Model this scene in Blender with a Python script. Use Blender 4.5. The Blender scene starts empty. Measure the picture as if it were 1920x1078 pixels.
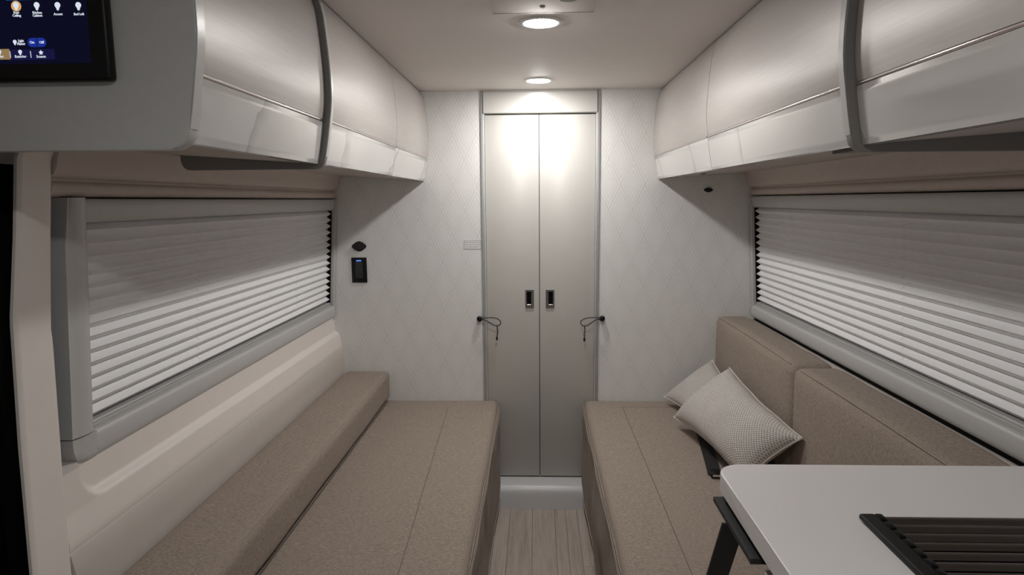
import bpy, bmesh, math, random
from mathutils import Vector, Matrix, noise
random.seed(4)
S = bpy.context.scene
COL = S.collection

# ------------------------------------------------------------------ camera
FPX, CAMZ = 1240.0, 1.44
YAW, PIT, ROL = 0.03777228, 0.1310692, -0.00781715
FW = Vector((-math.sin(YAW)*math.cos(PIT), math.cos(YAW)*math.cos(PIT), -math.sin(PIT)))
_r = Vector((math.cos(YAW), math.sin(YAW), 0)); _u = _r.cross(FW)
RT = math.cos(ROL)*_r + math.sin(ROL)*_u
UP = -math.sin(ROL)*_r + math.cos(ROL)*_u
cam = bpy.data.cameras.new('camera'); camo = bpy.data.objects.new('camera', cam); COL.objects.link(camo)
cam.sensor_fit = 'HORIZONTAL'; cam.sensor_width = 36.0; cam.lens = 36.0*FPX/1920.0
cam.clip_start = 0.02
M = Matrix((RT, UP, -FW)).transposed().to_4x4(); M.translation = (0, 0, CAMZ); camo.matrix_world = M
S.camera = camo
def pix(px, py, axis, val):
    """point on the plane axis=val (world) seen at pixel px,py of the 1920x1078 photograph"""
    d = (px-960)/FPX*RT - (py-539)/FPX*UP + FW
    i = 'xyz'.index(axis); o = Vector((0, 0, CAMZ))
    return o + d*((val-o[i])/d[i])

# ------------------------------------------------------------------ world, exposure
w = bpy.data.worlds.new('world'); S.world = w; w.use_nodes = True
w.node_tree.nodes['Background'].inputs[0].default_value = (0.95, 0.98, 1.0, 1)
w.node_tree.nodes['Background'].inputs[1].default_value = 0.15
S.view_settings.view_transform = 'Standard'; S.view_settings.look = 'None'
S.view_settings.gamma = 1; S.view_settings.use_curve_mapping = False
S.view_settings.exposure = 0.0
LAMP = 250.0          # radiance of the two ceiling downlights
LAMP_COL = (1.0, 0.978, 0.952, 1)

# ------------------------------------------------------------------ materials
def mat(name, col=(0.5,0.5,0.5), rough=0.5, metal=0.0, spec=0.5, coat=0.0):
    m = bpy.data.materials.new(name); m.use_nodes = True
    b = m.node_tree.nodes['Principled BSDF']
    b.inputs['Base Color'].default_value = (*col, 1); b.inputs['Roughness'].default_value = rough
    b.inputs['Metallic'].default_value = metal; b.inputs['Specular IOR Level'].default_value = spec
    b.inputs['Coat Weight'].default_value = coat; b.inputs['Coat Roughness'].default_value = 0.08
    return m
class N:
    def __init__(s, m): s.t = m.node_tree; s.b = s.t.nodes['Principled BSDF']
    def n(s, typ, **k):
        x = s.t.nodes.new(typ)
        for a, v in k.items(): setattr(x, a, v)
        return x
    def l(s, a, b): s.t.links.new(a, b)
    def math(s, op, a, b=None, c=None):
        x = s.n('ShaderNodeMath', operation=op)
        for i, v in enumerate((a, b, c)):
            if v is None: continue
            if hasattr(v, 'links'): s.l(v, x.inputs[i])
            else: x.inputs[i].default_value = v
        return x.outputs[0]
    def ramp(s, fac, stops):
        r = s.n('ShaderNodeValToRGB'); e = r.color_ramp.elements
        while len(e) < len(stops): e.new(0.5)
        for k, (p, c) in zip(e, stops): k.position = p; k.color = (*c, 1)
        s.l(fac, r.inputs[0]); return r.outputs[0]
    def noise(s, vec, scale, detail=3, rough=0.5, stretch=None):
        x = s.n('ShaderNodeTexNoise'); x.inputs['Scale'].default_value = scale
        x.inputs['Detail'].default_value = detail; x.inputs['Roughness'].default_value = rough
        if stretch:
            mp = s.n('ShaderNodeMapping'); mp.inputs['Scale'].default_value = stretch; s.l(vec, mp.inputs[0]); vec = mp.outputs[0]
        s.l(vec, x.inputs['Vector']); return x.outputs[0]
    def pos(s): return s.n('ShaderNodeNewGeometry').outputs['Position']
    def uv(s): return s.n('ShaderNodeTexCoord').outputs['UV']
    def bump(s, h, strength=0.3, dist=0.001):
        b = s.n('ShaderNodeBump'); b.inputs['Strength'].default_value = strength; b.inputs['Distance'].default_value = dist
        s.l(h, b.inputs['Height']); s.l(b.outputs[0], s.b.inputs['Normal'])
    def col(s, c): s.l(c, s.b.inputs['Base Color'])

def grain(m, c, amt=0.06, scale=60):
    n = N(m); f = n.noise(n.pos(), scale, 4)
    n.col(n.ramp(f, [(0.3, tuple(x*(1-amt) for x in c)), (0.7, tuple(min(1, x*(1+amt)) for x in c))]))
    return m

def make_fabric(name, c):
    m = mat(name, c, 0.92, spec=0.25); n = N(m); p = n.pos()
    a = n.noise(p, 1.0, 3, 0.75, (95, 680, 680)); d = n.noise(p, 1.0, 3, 0.75, (680, 680, 95))
    f = n.math('ADD', n.math('MULTIPLY', a, 0.5), n.math('MULTIPLY', d, 0.5))
    lo = tuple(x*0.46 for x in c); hi = tuple(x*1.85 for x in c)
    n.col(n.ramp(f, [(0.36, lo), (0.49, c), (0.64, hi)])); n.bump(f, 0.5, 0.0012)
    m.node_tree.nodes['Principled BSDF'].inputs['Sheen Weight'].default_value = 0.04
    return m
FABRIC = make_fabric('woven_taupe_fabric', (0.300, 0.247, 0.207))
STITCH = mat('dark_stitching', (0.12, 0.10, 0.085), 0.9)
PIPING = mat('fabric_piping', (0.36, 0.31, 0.265), 0.9)

def make_knit():
    m = mat('chunky_knit', (0.5, 0.46, 0.43), 0.95, spec=0.2); n = N(m)
    sp = n.n('ShaderNodeSeparateXYZ'); n.l(n.uv(), sp.inputs[0])
    u = n.math('MULTIPLY', sp.outputs[0], 1.0); v = n.math('MULTIPLY', sp.outputs[1], 1.0)
    nu = n.math('MULTIPLY', u, 2*math.pi*50); nv = n.math('MULTIPLY', v, 2*math.pi*23)
    row = n.math('FLOOR', n.math('MULTIPLY', v, 46)); off = n.math('MULTIPLY', n.math('MODULO', row, 2), math.pi)
    a = n.math('ABSOLUTE', n.math('SINE', n.math('MULTIPLY', n.math('ADD', nu, off), 0.5)))
    b = n.math('ABSOLUTE', n.math('SINE', nv))
    h = n.math('MULTIPLY', n.math('POWER', a, 0.7), n.math('POWER', b, 0.6))
    nz = n.noise(n.pos(), 260, 3)
    h2 = n.math('ADD', n.math('MULTIPLY', h, 0.8), n.math('MULTIPLY', nz, 0.35))
    n.col(n.ramp(h2, [(0.18, (0.17, 0.145, 0.13)), (0.48, (0.60, 0.55, 0.51)), (0.95, (0.90, 0.86, 0.83))])); n.bump(h2, 0.9, 0.003)
    return m
KNIT = make_knit()

def make_wallpaper():
    m = mat('diamond_wallpaper', (0.6, 0.6, 0.59), 0.55, spec=0.35); n = N(m)
    sp = n.n('ShaderNodeSeparateXYZ'); n.l(n.pos(), sp.inputs[0])
    u = n.math('MULTIPLY', sp.outputs[0], 1/0.109); v = n.math('MULTIPLY', sp.outputs[2], 1/0.232)
    a = n.math('FRACT', n.math('ADD', n.math('ADD', u, v), 40.0)); b = n.math('FRACT', n.math('ADD', n.math('SUBTRACT', u, v), 40.0))
    d = n.math('MULTIPLY', n.math('MAXIMUM', n.math('ABSOLUTE', n.math('SUBTRACT', a, 0.5)), n.math('ABSOLUTE', n.math('SUBTRACT', b, 0.5))), 2.0)
    s = n.math('MULTIPLY', n.math('ADD', n.math('COSINE', n.math('MULTIPLY', d, 2*math.pi*4.0)), 1.0), 0.5)
    edge = n.math('POWER', d, 1.5)
    s = n.math('MULTIPLY', s, n.math('ADD', n.math('MULTIPLY', edge, 0.7), 0.3))
    nz = n.noise(n.pos(), 420, 2)
    f = n.math('ADD', n.math('MULTIPLY', s, 0.75), n.math('MULTIPLY', nz, 0.3))
    n.col(n.ramp(f, [(0.05, (0.84, 0.84, 0.825)), (0.95, (0.735, 0.72, 0.70))])); n.bump(f, 0.25, 0.0015)
    return m
WALLPAPER = make_wallpaper()

def make_marble():
    m = mat('gloss_marble', (0.7, 0.69, 0.67), 0.12, spec=0.5, coat=0.4); n = N(m); p = n.pos()
    sp = n.n('ShaderNodeSeparateXYZ'); n.l(p, sp.inputs[0])
    nz = n.noise(p, 4.5, 3, 0.45); nz2 = n.noise(p, 3.0, 2)
    q = n.math('ADD', n.math('MULTIPLY', sp.outputs[1], 1.75), n.math('MULTIPLY', sp.outputs[2], -0.9))
    q = n.math('ADD', n.math('ADD', q, n.math('MULTIPLY', nz, 0.55)), 10.02)
    f = n.math('FRACT', q); thin = n.math('MULTIPLY', nz2, 0.09)
    vein = n.ramp(n.math('DIVIDE', f, n.math('ADD', thin, 0.02)), [(0.0, (0.50, 0.485, 0.465)), (0.35, (0.63, 0.615, 0.595)), (1.0, (0.745, 0.735, 0.715))])
    n.col(vein); return m
MARBLE = make_marble()
PEARL = mat('pearl_beige_laminate', (0.56, 0.505, 0.47), 0.40, metal=0.2, spec=0.5)
def _pearl():
    n = N(PEARL); f = n.noise(n.pos(), 1.0, 3, 0.6, (260, 6, 260))
    n.col(n.ramp(f, [(0.3, (0.52, 0.485, 0.460)), (0.7, (0.57, 0.533, 0.508))])); n.bump(f, 0.08, 0.0006)
_pearl()
GREY_PANEL = grain(mat('grey_cabinet_panel', rough=0.45), (0.52, 0.525, 0.515), 0.02)
EDGE = mat('satin_edge_band', (0.66, 0.65, 0.63), 0.3)
DARKGREY = mat('dark_grey_divider', (0.24, 0.23, 0.22), 0.5)
CHROME = mat('polished_trim', (0.8, 0.74, 0.72), 0.14, metal=1.0)
UNDER = grain(mat('tan_underside', rough=0.6), (0.46, 0.40, 0.355), 0.03)
CREAM = grain(mat('cream_moulded_plastic', rough=0.42), (0.86, 0.80, 0.755), 0.012, 25)
TAN = grain(mat('tan_padded_panel', rough=0.6), (0.60, 0.525, 0.47), 0.03, 40)
TAUPE_PANEL = grain(mat('taupe_lower_panel', rough=0.5), (0.58, 0.53, 0.49), 0.015, 25)
CEIL = grain(mat('matte_ceiling_panel', rough=0.6, spec=0.45), (0.77, 0.72, 0.685), 0.012, 6)
DOOR = grain(mat('satin_door_laminate', rough=0.28), (0.56, 0.545, 0.515), 0.015, 8)
GREYTRIM = mat('grey_extrusion', (0.42, 0.43, 0.43), 0.35, metal=0.3)
SILL = mat('grey_plastic_threshold', (0.60, 0.60, 0.605), 0.32)
FRAME = grain(mat('light_grey_window_frame', rough=0.4), (0.565, 0.562, 0.552), 0.012, 30)
BLIND = grain(mat('pleated_blind_fabric', rough=0.85), (0.90, 0.90, 0.91), 0.015, 90)
BLACK = mat('black_plastic', (0.006, 0.006, 0.0065), 0.4, spec=0.25)
RUBBER = mat('black_cord', (0.012, 0.012, 0.012), 0.7)
DARK = mat('black_void', (0.004, 0.004, 0.004), 0.9, spec=0.1)
STEEL = mat('brushed_nickel', (0.34, 0.32, 0.30), 0.3, metal=1.0)
SHINY = mat('chrome', (0.85, 0.85, 0.86), 0.12, metal=1.0)
BRACKET = mat('powder_coated_bracket', (0.018, 0.020, 0.022), 0.5)
RODMAT = mat('dark_bronze_rod', (0.10, 0.085, 0.075), 0.35, metal=0.6)
WHITE_PL = mat('white_plastic', (0.75, 0.74, 0.72), 0.4)
COUNTER = grain(mat('solid_surface_counter', rough=0.38), (0.84, 0.82, 0.81), 0.015, 300)
PAPER = mat('paper_label', (0.86, 0.85, 0.83), 0.7)
INK = mat('grey_ink', (0.20, 0.19, 0.18), 0.8)
INK_LT = mat('pale_grey_ink', (0.40, 0.39, 0.38), 0.8)
def make_wood(i):
    m = mat('pale_oak_plank', (0.5, 0.43, 0.37), 0.45); n = N(m)
    sh = 0.92 + 0.16*random.random()
    mp = n.n('ShaderNodeMapping'); mp.inputs['Location'].default_value = (i*3.1, i*1.7, 0); n.l(n.pos(), mp.inputs[0])
    a = n.noise(mp.outputs[0], 1.0, 6, 0.65, (42, 2.2, 1)); b = n.noise(mp.outputs[0], 1.0, 4, 0.6, (220, 9, 1))
    f = n.math('ADD', n.math('MULTIPLY', a, 0.65), n.math('MULTIPLY', b, 0.35))
    n.col(n.ramp(f, [(0.30, tuple(sh*x for x in (0.30, 0.245, 0.205))), (0.5, tuple(sh*x for x in (0.46, 0.39, 0.34))), (0.72, tuple(sh*x for x in (0.58, 0.51, 0.455)))]))
    n.bump(b, 0.15, 0.0006); return m
WOODS = [make_wood(i) for i in range(5)]
def emit(name, col, st):
    m = mat(name, (0, 0, 0), 0.25); b = m.node_tree.nodes['Principled BSDF']
    b.inputs['Emission Color'].default_value = (*col[:3], 1); b.inputs['Emission Strength'].default_value = st; return m
LENS = emit('lit_lamp_lens', LAMP_COL, LAMP)
SCREEN = emit('navy_screen', (0.003, 0.0035, 0.014), 1.0)
SCREEN.node_tree.nodes['Principled BSDF'].inputs['Specular IOR Level'].default_value = 0.08
SC_WHITE = emit('screen_white', (0.80, 0.88, 1.0), 0.85)
SC_BLUE = emit('screen_blue', (0.008, 0.03, 0.30), 0.9)
SC_BLUE2 = emit('screen_sky_blue', (0.03, 0.16, 0.60), 0.9)
SC_ORANGE = emit('screen_amber', (0.72, 0.40, 0.15), 0.9)
SC_TAN = emit('screen_tan', (0.30, 0.20, 0.09), 0.9)
SC_VIOLET = emit('screen_violet', (0.005, 0.004, 0.045), 1.0)
LED = emit('blue_led', (0.12, 0.32, 1.0), 0.9)

# ------------------------------------------------------------------ object helpers
def org(o):
    while o.parent: o = o.parent
    return o.location
def fin(name, bm, m, parent=None, smooth=35, base=None):
    bmesh.ops.recalc_face_normals(bm, faces=bm.faces)
    if parent is not None: o0 = Vector(org(parent))
    else:
        xs = [v.co for v in bm.verts]
        o0 = Vector(base) if base else Vector(((min(v.x for v in xs)+max(v.x for v in xs))/2, (min(v.y for v in xs)+max(v.y for v in xs))/2, min(v.z for v in xs)))
    bmesh.ops.translate(bm, vec=-o0, verts=bm.verts)
    me = bpy.data.meshes.new(name); bm.to_mesh(me); bm.free()
    me.materials.append(m)
    if smooth:
        me.polygons.foreach_set('use_smooth', [True]*len(me.polygons)); me.set_sharp_from_angle(angle=math.radians(smooth))
    o = bpy.data.objects.new(name, me); COL.objects.link(o)
    if parent is not None: o.parent = parent
    else: o.location = o0
    return o
def thing(name, label, cat, loc, group=None):
    o = bpy.data.objects.new(name, None); COL.objects.link(o); o.location = loc; o.empty_display_size = 0.05
    return tag(o, label, cat, group)
def tag(o, label, cat, group=None):
    o['label'] = label; o['category'] = cat
    if group: o['group'] = group
    return o
def struct(o, label, cat):
    o['kind'] = 'structure'; return tag(o, label, cat)

def bx(bm, x0, x1, y0, y1, z0, z1, bev=0.0, seg=2):
    g = bmesh.ops.create_cube(bm, size=1.0, matrix=Matrix.Translation(((x0+x1)/2, (y0+y1)/2, (z0+z1)/2)) @ Matrix.Diagonal((abs(x1-x0), abs(y1-y0), abs(z1-z0), 1)))
    if bev > 0:
        es = list({e for v in g['verts'] for e in v.link_edges})
        bmesh.ops.bevel(bm, geom=es, offset=bev, segments=seg, profile=0.5, affect='EDGES')
def box(name, m, parent, *a, **k):
    bm = bmesh.new(); bx(bm, *a, **k); return fin(name, bm, m, parent)
def prism(bm, poly, axis, a0, a1, bev=0.0, seg=2):
    """closed outline extruded along an axis. poly pairs: y-> (x,z); x-> (y,z); z-> (x,y)"""
    def P(p, t): return {'y': (p[0], t, p[1]), 'x': (t, p[0], p[1]), 'z': (p[0], p[1], t)}[axis]
    A = [bm.verts.new(P(p, a0)) for p in poly]; B = [bm.verts.new(P(p, a1)) for p in poly]; n = len(poly)
    fs = [bm.faces.new(A), bm.faces.new(B)]
    for i in range(n): bm.faces.new((A[i], A[(i+1) % n], B[(i+1) % n], B[i]))
    if bev > 0:
        es = list({e for f in fs for e in f.edges})
        bmesh.ops.bevel(bm, geom=es, offset=bev, segments=seg, profile=0.5, affect='EDGES')
def pr(name, m, parent, poly, axis, a0, a1, bev=0.0, seg=2, smooth=35):
    bm = bmesh.new(); prism(bm, poly, axis, a0, a1, bev, seg); return fin(name, bm, m, parent, smooth)
def catmull(pts, sub=6, closed=False):
    P = [Vector(p) for p in pts]; out = []; n = len(P)
    for i in range(n if closed else n-1):
        p0 = P[(i-1) % n] if closed or i > 0 else P[0]; p1 = P[i]; p2 = P[(i+1) % n]
        p3 = P[(i+2) % n] if closed or i+2 < n else P[-1]
        for k in range(sub):
            t = k/sub
            out.append(0.5*((2*p1)+(p2-p0)*t+(2*p0-5*p1+4*p2-p3)*t*t+(3*p1-p0-3*p2+p3)*t*t*t))
    if not closed: out.append(P[-1])
    return out
def tube(bm, pts, r, n=8, closed=False):
    pts = [Vector(p) for p in pts]; rings = []
    for i, p in enumerate(pts):
        a = pts[(i-1) % len(pts)] if closed or i > 0 else p; b = pts[(i+1) % len(pts)] if closed or i < len(pts)-1 else p
        d = (b-a).normalized(); ref = Vector((0, 0, 1)) if abs(d.z) < 0.9 else Vector((0, 1, 0))
        s = d.cross(ref).normalized(); t = s.cross(d)
        rings.append([bm.verts.new(p + r*(math.cos(2*math.pi*k/n)*s + math.sin(2*math.pi*k/n)*t)) for k in range(n)])
    m = len(rings)
    for i in range(m if closed else m-1):
        A, B = rings[i], rings[(i+1) % m]
        for k in range(n): bm.faces.new((A[k], A[(k+1) % n], B[(k+1) % n], B[k]))
    if not closed: bm.faces.new(rings[0]); bm.faces.new(rings[-1])
def tb(name, m, parent, pts, r, n=8, closed=False):
    bm = bmesh.new(); tube(bm, pts, r, n, closed); return fin(name, bm, m, parent, 60)
def lathe(bm, prof, c, axis='z', n=40):
    """closed radial profile [(r,h)], first and last at r=0 close by poles"""
    rings = []
    for r, h in prof:
        ring = []
        for k in range(n if r > 1e-6 else 1):
            a = 2*math.pi*k/n; p = (r*math.cos(a), r*math.sin(a), h)
            if axis == 'y': p = (p[0], p[2], p[1])
            ring.append(bm.verts.new(Vector(p)+Vector(c)))
        rings.append(ring)
    for A, B in zip(rings, rings[1:]):
        if len(A) == 1 and len(B) == 1: continue
        for k in range(n):
            if len(A) == 1: bm.faces.new((A[0], B[k], B[(k+1) % n]))
            elif len(B) == 1: bm.faces.new((A[k], A[(k+1) % n], B[0]))
            else: bm.faces.new((A[k], A[(k+1) % n], B[(k+1) % n], B[k]))
def lt(name, m, parent, prof, c, axis='z', n=40):
    bm = bmesh.new(); lathe(bm, prof, c, axis, n); return fin(name, bm, m, parent, 30)
def slab(name, m, parent, fn, nu, nv, off, smooth=50):
    """closed sheet: fn(u,v) front surface, off = vector (or function) to the back surface"""
    bm = bmesh.new(); F = []; B = []
    for i in range(nu+1):
        a, b = [], []
        for j in range(nv+1):
            p = Vector(fn(i/nu, j/nv)); q = p + Vector(off(i/nu, j/nv) if callable(off) else off)
            a.append(bm.verts.new(p)); b.append(bm.verts.new(q))
        F.append(a); B.append(b)
    for i in range(nu):
        for j in range(nv):
            bm.faces.new((F[i][j], F[i+1][j], F[i+1][j+1], F[i][j+1])); bm.faces.new((B[i][j], B[i][j+1], B[i+1][j+1], B[i+1][j]))
    for i in range(nu):
        bm.faces.new((F[i][0], B[i][0], B[i+1][0], F[i+1][0])); bm.faces.new((F[i][nv], F[i+1][nv], B[i+1][nv], B[i][nv]))
    for j in range(nv):
        bm.faces.new((F[0][j], F[0][j+1], B[0][j+1], B[0][j])); bm.faces.new((F[nu][j], B[nu][j], B[nu][j+1], F[nu][j+1]))
    return fin(name, bm, m, parent, smooth)
def cushion(name, m, parent, x0, x1, y0, y1, z0, z1, r=0.03, puff=0.006, seed=0, div=(8, 24, 4)):
    """upholstered block with rolled edges, slightly crowned and uneven"""
    bm = bmesh.new(); bx(bm, x0, x1, y0, y1, z0, z1, r, 4)
    for ax, (a, b, n) in enumerate(((x0, x1, div[0]), (y0, y1, div[1]), (z0, z1, div[2]))):
        for k in range(1, n):
            t = a+(b-a)*k/n; no = Vector((0, 0, 0)); no[ax] = 1; co = Vector((0, 0, 0)); co[ax] = t
            bmesh.ops.bisect_plane(bm, geom=bm.verts[:]+bm.edges[:]+bm.faces[:], plane_co=co, plane_no=no)
    bmesh.ops.recalc_face_normals(bm, faces=bm.faces); bm.normal_update()
    c = Vector(((x0+x1)/2, (y0+y1)/2, (z0+z1)/2)); h = Vector(((x1-x0)/2, (y1-y0)/2, (z1-z0)/2))
    mv = []
    for v in bm.verts:
        d = v.co-c; e = [min(1, abs(d[i])/h[i]) for i in range(3)]
        k = max(0, 1-sorted(e)[1]**4)
        nz = noise.noise(v.co*Vector((6, 5, 7))+Vector((seed, seed, seed)))
        mv.append(v.normal*(puff*k + 0.0035*nz))
    for v, d in zip(bm.verts, mv): v.co += d
    return fin(name, bm, m, parent, 60)
def text(name, body, m, parent, c, size, align='CENTER', depth=0.0006, sx=1.0):
    """flat lettering facing the camera side (-Y) at c"""
    cu = bpy.data.curves.new(name, 'FONT'); cu.body = body; cu.size = size; cu.align_x = align; cu.align_y = 'CENTER'; cu.extrude = depth/2
    cu.resolution_u = 2; cu.space_line = 0.82
    t = bpy.data.objects.new(name, cu); COL.objects.link(t)
    bpy.context.view_layer.update()
    me = bpy.data.meshes.new_from_object(t.evaluated_get(bpy.context.evaluated_depsgraph_get()))
    bpy.data.objects.remove(t); bm = bmesh.new(); bm.from_mesh(me); bpy.data.meshes.remove(me)
    bmesh.ops.transform(bm, matrix=Matrix.Translation(c) @ Matrix.Rotation(math.pi/2, 4, 'X') @ Matrix.Diagonal((sx, 1, 1, 1)), verts=bm.verts)
    return fin(name, bm, m, parent, 0)

XC2 = 0.036                                   # mirror: x_right = XC2 - x_left
def mx(x, s): return x if s < 0 else XC2 - x  # s=-1 left wall, +1 right wall
def mpoly(poly, s): return [(mx(p[0], s), p[1]) for p in poly]
ZC = 1.928; YW = 3.05; YB = -1.3

# ------------------------------------------------------------------ the shell
fl = box('floor', mat('subfloor', (0.10, 0.085, 0.075), 0.8), None, -1.1, 1.14, YB, 3.2, -0.05, -0.004)
struct(fl, 'pale oak plank floor in the narrow aisle between the two bench beds', 'floor')
fx = [-0.43, -0.329, -0.226, -0.125, -0.0225, 0.0785, 0.129, 0.182, 0.284, 0.386, 0.488]
for i in range(len(fx)-1):
    cuts = [YB] + [YB + 0.35 + ((i*0.37) % 0.9) + 1.2*k for k in range(4)] + [2.96]
    cuts = [c for c in cuts if not 2.2 < c < 2.95]
    if i == 7: cuts = [YB, 0.1, 1.26, 2.462, 2.96]
    cuts = sorted({c for c in cuts if YB <= c <= 2.96})
    for a, b in zip(cuts, cuts[1:]):
        if b-a < 0.02: continue
        box('plank', WOODS[(i*2+int(b*3)) % 5], fl, fx[i]+0.0006, fx[i+1]-0.0006, a+0.0006, b-0.0006, -0.004, 0.0, bev=0.0008, seg=1)
ce = box('ceiling', CEIL, None, -1.1, 1.14, YB, 3.2, ZC, ZC+0.04)
struct(ce, 'smooth beige ceiling panel running between the overhead cabinets', 'ceiling')
for nm, x0, x1, lab in (('wall_back_left', -1.12, -0.252, 'pale wallpapered end wall with diamond pattern beside the left bed'),
                        ('wall_back_right', 0.286, 1.16, 'pale wallpapered end wall with diamond pattern behind the two pillows')):
    struct(box(nm, WALLPAPER, None, x0, x1, YW, YW+0.05, 0.0, ZC), lab, 'wall')

# side walls: one section of cream moulding, tan padded header and lower panel, extruded along the van
def wx(z): return -0.925 + 0.06*(z-1.44)         # inner face of the window frame (left side)
for s, nm in ((-1, 'left'), (1, 'right')):
    y0 = 1.20 if s < 0 else -0.5
    lo = [(-1.06, 0.0), (-0.916, 0.0), (-0.918, 0.70), (-0.9265, 0.744), (-0.930, 0.7483), (-1.06, 0.7483)] if s < 0 else [(-1.06, 0.0), (-0.941, 0.0), (-0.943, 0.86), (-0.955, 0.885), (-1.06, 0.885)]
    wl = pr('wall_'+nm, TAUPE_PANEL, None, mpoly(lo, s), 'y', y0, YW)
    struct(wl, 'taupe lower side wall panel behind the %s' % ('left bolster' if s < 0 else 'right backrest cushions'), 'wall')
    if s < 0:
        def ledge(u, v):
            y = y0+0.002 + (0.30*u/0.4 if u < 0.4 else 0.30+(YW-y0-0.302)*(u-0.4)/0.6); z = 0.7485+(0.906-0.7485)*v
            front = -0.9285-0.0085*max(0, min(1, (z-0.765)/0.055)) - 0.0015*max(0, 1-(z-0.7485)/0.006)
            back = -0.9565-0.05*max(0, z-0.845)
            dy, dz, rad = y-1.262, z-0.8185, 0.075
            if dy < rad and dz < rad: d = rad-math.hypot(rad-dy, rad-dz)
            else: d = min(dy, dz)
            q = max(0.0, min(1.0, d/0.0175)); q = q*q*(3-2*q)
            return (front+(back-front)*q, y, z)
        struct(slab('trim_7', CREAM, None, ledge, 150, 42, lambda u, v: (-1.055-ledge(u, v)[0], 0, 0), 40), 'cream moulded ledge below the left window', 'trim')
    else:
        struct(box('trim_8', DARK, None, mx(-1.06, s), mx(-0.962, s), y0, YW, 0.886, 0.90), 'black strip standing in for the shaded gap below the right window frame', 'trim')  # solid black strip, the gap's shade put into its colour
    yh = 1.243 if s < 0 else y0
    tn = [(-1.06, 1.4530), (-0.948, 1.4530), (-0.932, 1.456), (-0.926, 1.463), (-0.924, 1.474), (-0.927, 1.480), (-0.936, 1.484), (-0.936, 1.489), (-0.918, 1.496), (-0.911, 1.510), (-0.906, 1.530), (-0.897, 1.553), (-0.88, 1.575), (-0.86, 1.60), (-0.86, 1.925), (-1.06, 1.925)]
    struct(pr('trim_%d' % (9 if s < 0 else 10), TAN, None, mpoly(tn, s), 'y', yh, YW, smooth=50), 'tan padded header above the %s window' % nm, 'trim')
    struct(box('trim_%d' % (11 if s < 0 else 12), DARK, None, mx(-1.0605, s), mx(-1.08, s), y0, YW, 0.0, 1.925), 'dark outer skin outside the %s window' % nm, 'trim')
# near part of the side walls, beside and behind the camera position
struct(box('wall_front_left', TAUPE_PANEL, None, -1.06, -1.02, YB, 1.155, 0.0, ZC), 'plain side wall beyond the black appliance at the left edge', 'wall')
struct(box('wall_front_right', TAUPE_PANEL, None, 1.056, 1.096, YB, -0.5, 0.0, ZC), 'plain side wall beyond the counter at the right edge', 'wall')

# ------------------------------------------------------------------ door, trims, threshold
box_hdr = pr('trim_1', DOOR, None, [(YW-0.012, 1.829), (YW-0.004, 1.826), (YW+0.05, 1.826), (YW+0.05, ZC), (YW-0.006, ZC), (YW-0.013, ZC-0.01)], 'x', -0.238, 0.272)
struct(box_hdr, 'beige header panel above the two door leaves', 'trim')
for k, (a, b) in enumerate(((-0.252, -0.238), (0.272, 0.286))):
    bm = bmesh.new(); bx(bm, a, b, YW-0.007, YW+0.05, 0.0, ZC, 0.002)
    t = fin('trim_%d' % (k+2), bm, GREYTRIM, None)
    struct(t, 'slim grey upright trim on the %s of the double door' % ('left' if k == 0 else 'right'), 'trim')
    xa = b+0.0005 if k == 0 else a-0.0035
    box('inner_lip', WHITE_PL, t, xa, xa+0.003, YW-0.004, YW+0.05, 0.115, 1.826)
for k, (a, b) in enumerate(((-0.233, 0.0112), (0.0138, 0.267))):
    d = box('door_%d' % (k+1), DOOR, None, a, b, YW+0.002, YW+0.03, 0.1195, 1.821, bev=0.0015)
    struct(d, 'tall beige door leaf on the %s of the centre seam with a recessed nickel pull' % ('left' if k == 0 else 'right'), 'door')
    hx = (-0.053, -0.0135) if k == 0 else (0.0415, 0.081); z0, z1 = 0.942, 1.026
    ix = (hx[0]+0.006, hx[1]-0.0125) if k == 0 else (hx[0]+0.0125, hx[1]-0.006); iz = (z0+0.012, z1-0.008)
    bm = bmesh.new(); ya, yb = YW-0.003, YW+0.004
    for (p, q, r, t) in ((hx[0], ix[0], z0, z1), (ix[1], hx[1], z0, z1), (ix[0], ix[1], z0, iz[0]), (ix[0], ix[1], iz[1], z1)):
        bx(bm, p, q, ya, yb, r, t)
    h = fin('pull_frame', bm, STEEL, d, 20); 
    box('pull_cup', DARK, h, ix[0], ix[1], YW-0.0002, YW+0.0018, iz[0], iz[1])
    tb('pull_lip', SHINY, h, [(ix[0]+0.001, YW-0.002, iz[0]+0.0025), (ix[1]-0.001, YW-0.002, iz[0]+0.0025)], 0.0022, 8)
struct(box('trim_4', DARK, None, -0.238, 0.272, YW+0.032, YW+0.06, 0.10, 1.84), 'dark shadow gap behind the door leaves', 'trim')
sp = catmull([(YW+0.05, 0.113), (YW+0.0, 0.112), (3.012, 0.108), (2.985, 0.100), (2.968, 0.085), (2.960, 0.066), (2.953, 0.035), (2.946, 0.0)], 4)
sp2 = [(p[0], p[1]) for p in [(v.x, v.y) for v in catmull([(a, b, 0) for a, b in ((YW+0.05, 0.1135), (YW, 0.1125), (3.012, 0.109), (2.985, 0.100), (2.968, 0.085), (2.960, 0.066), (2.953, 0.035), (2.946, 0.0005))], 4)]] + [(YW+0.05, 0.0005)]
struct(pr('trim_5', SILL, None, sp2, 'x', -0.30, 0.34, smooth=60), 'rounded grey plastic threshold under the double door', 'trim')

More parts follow.
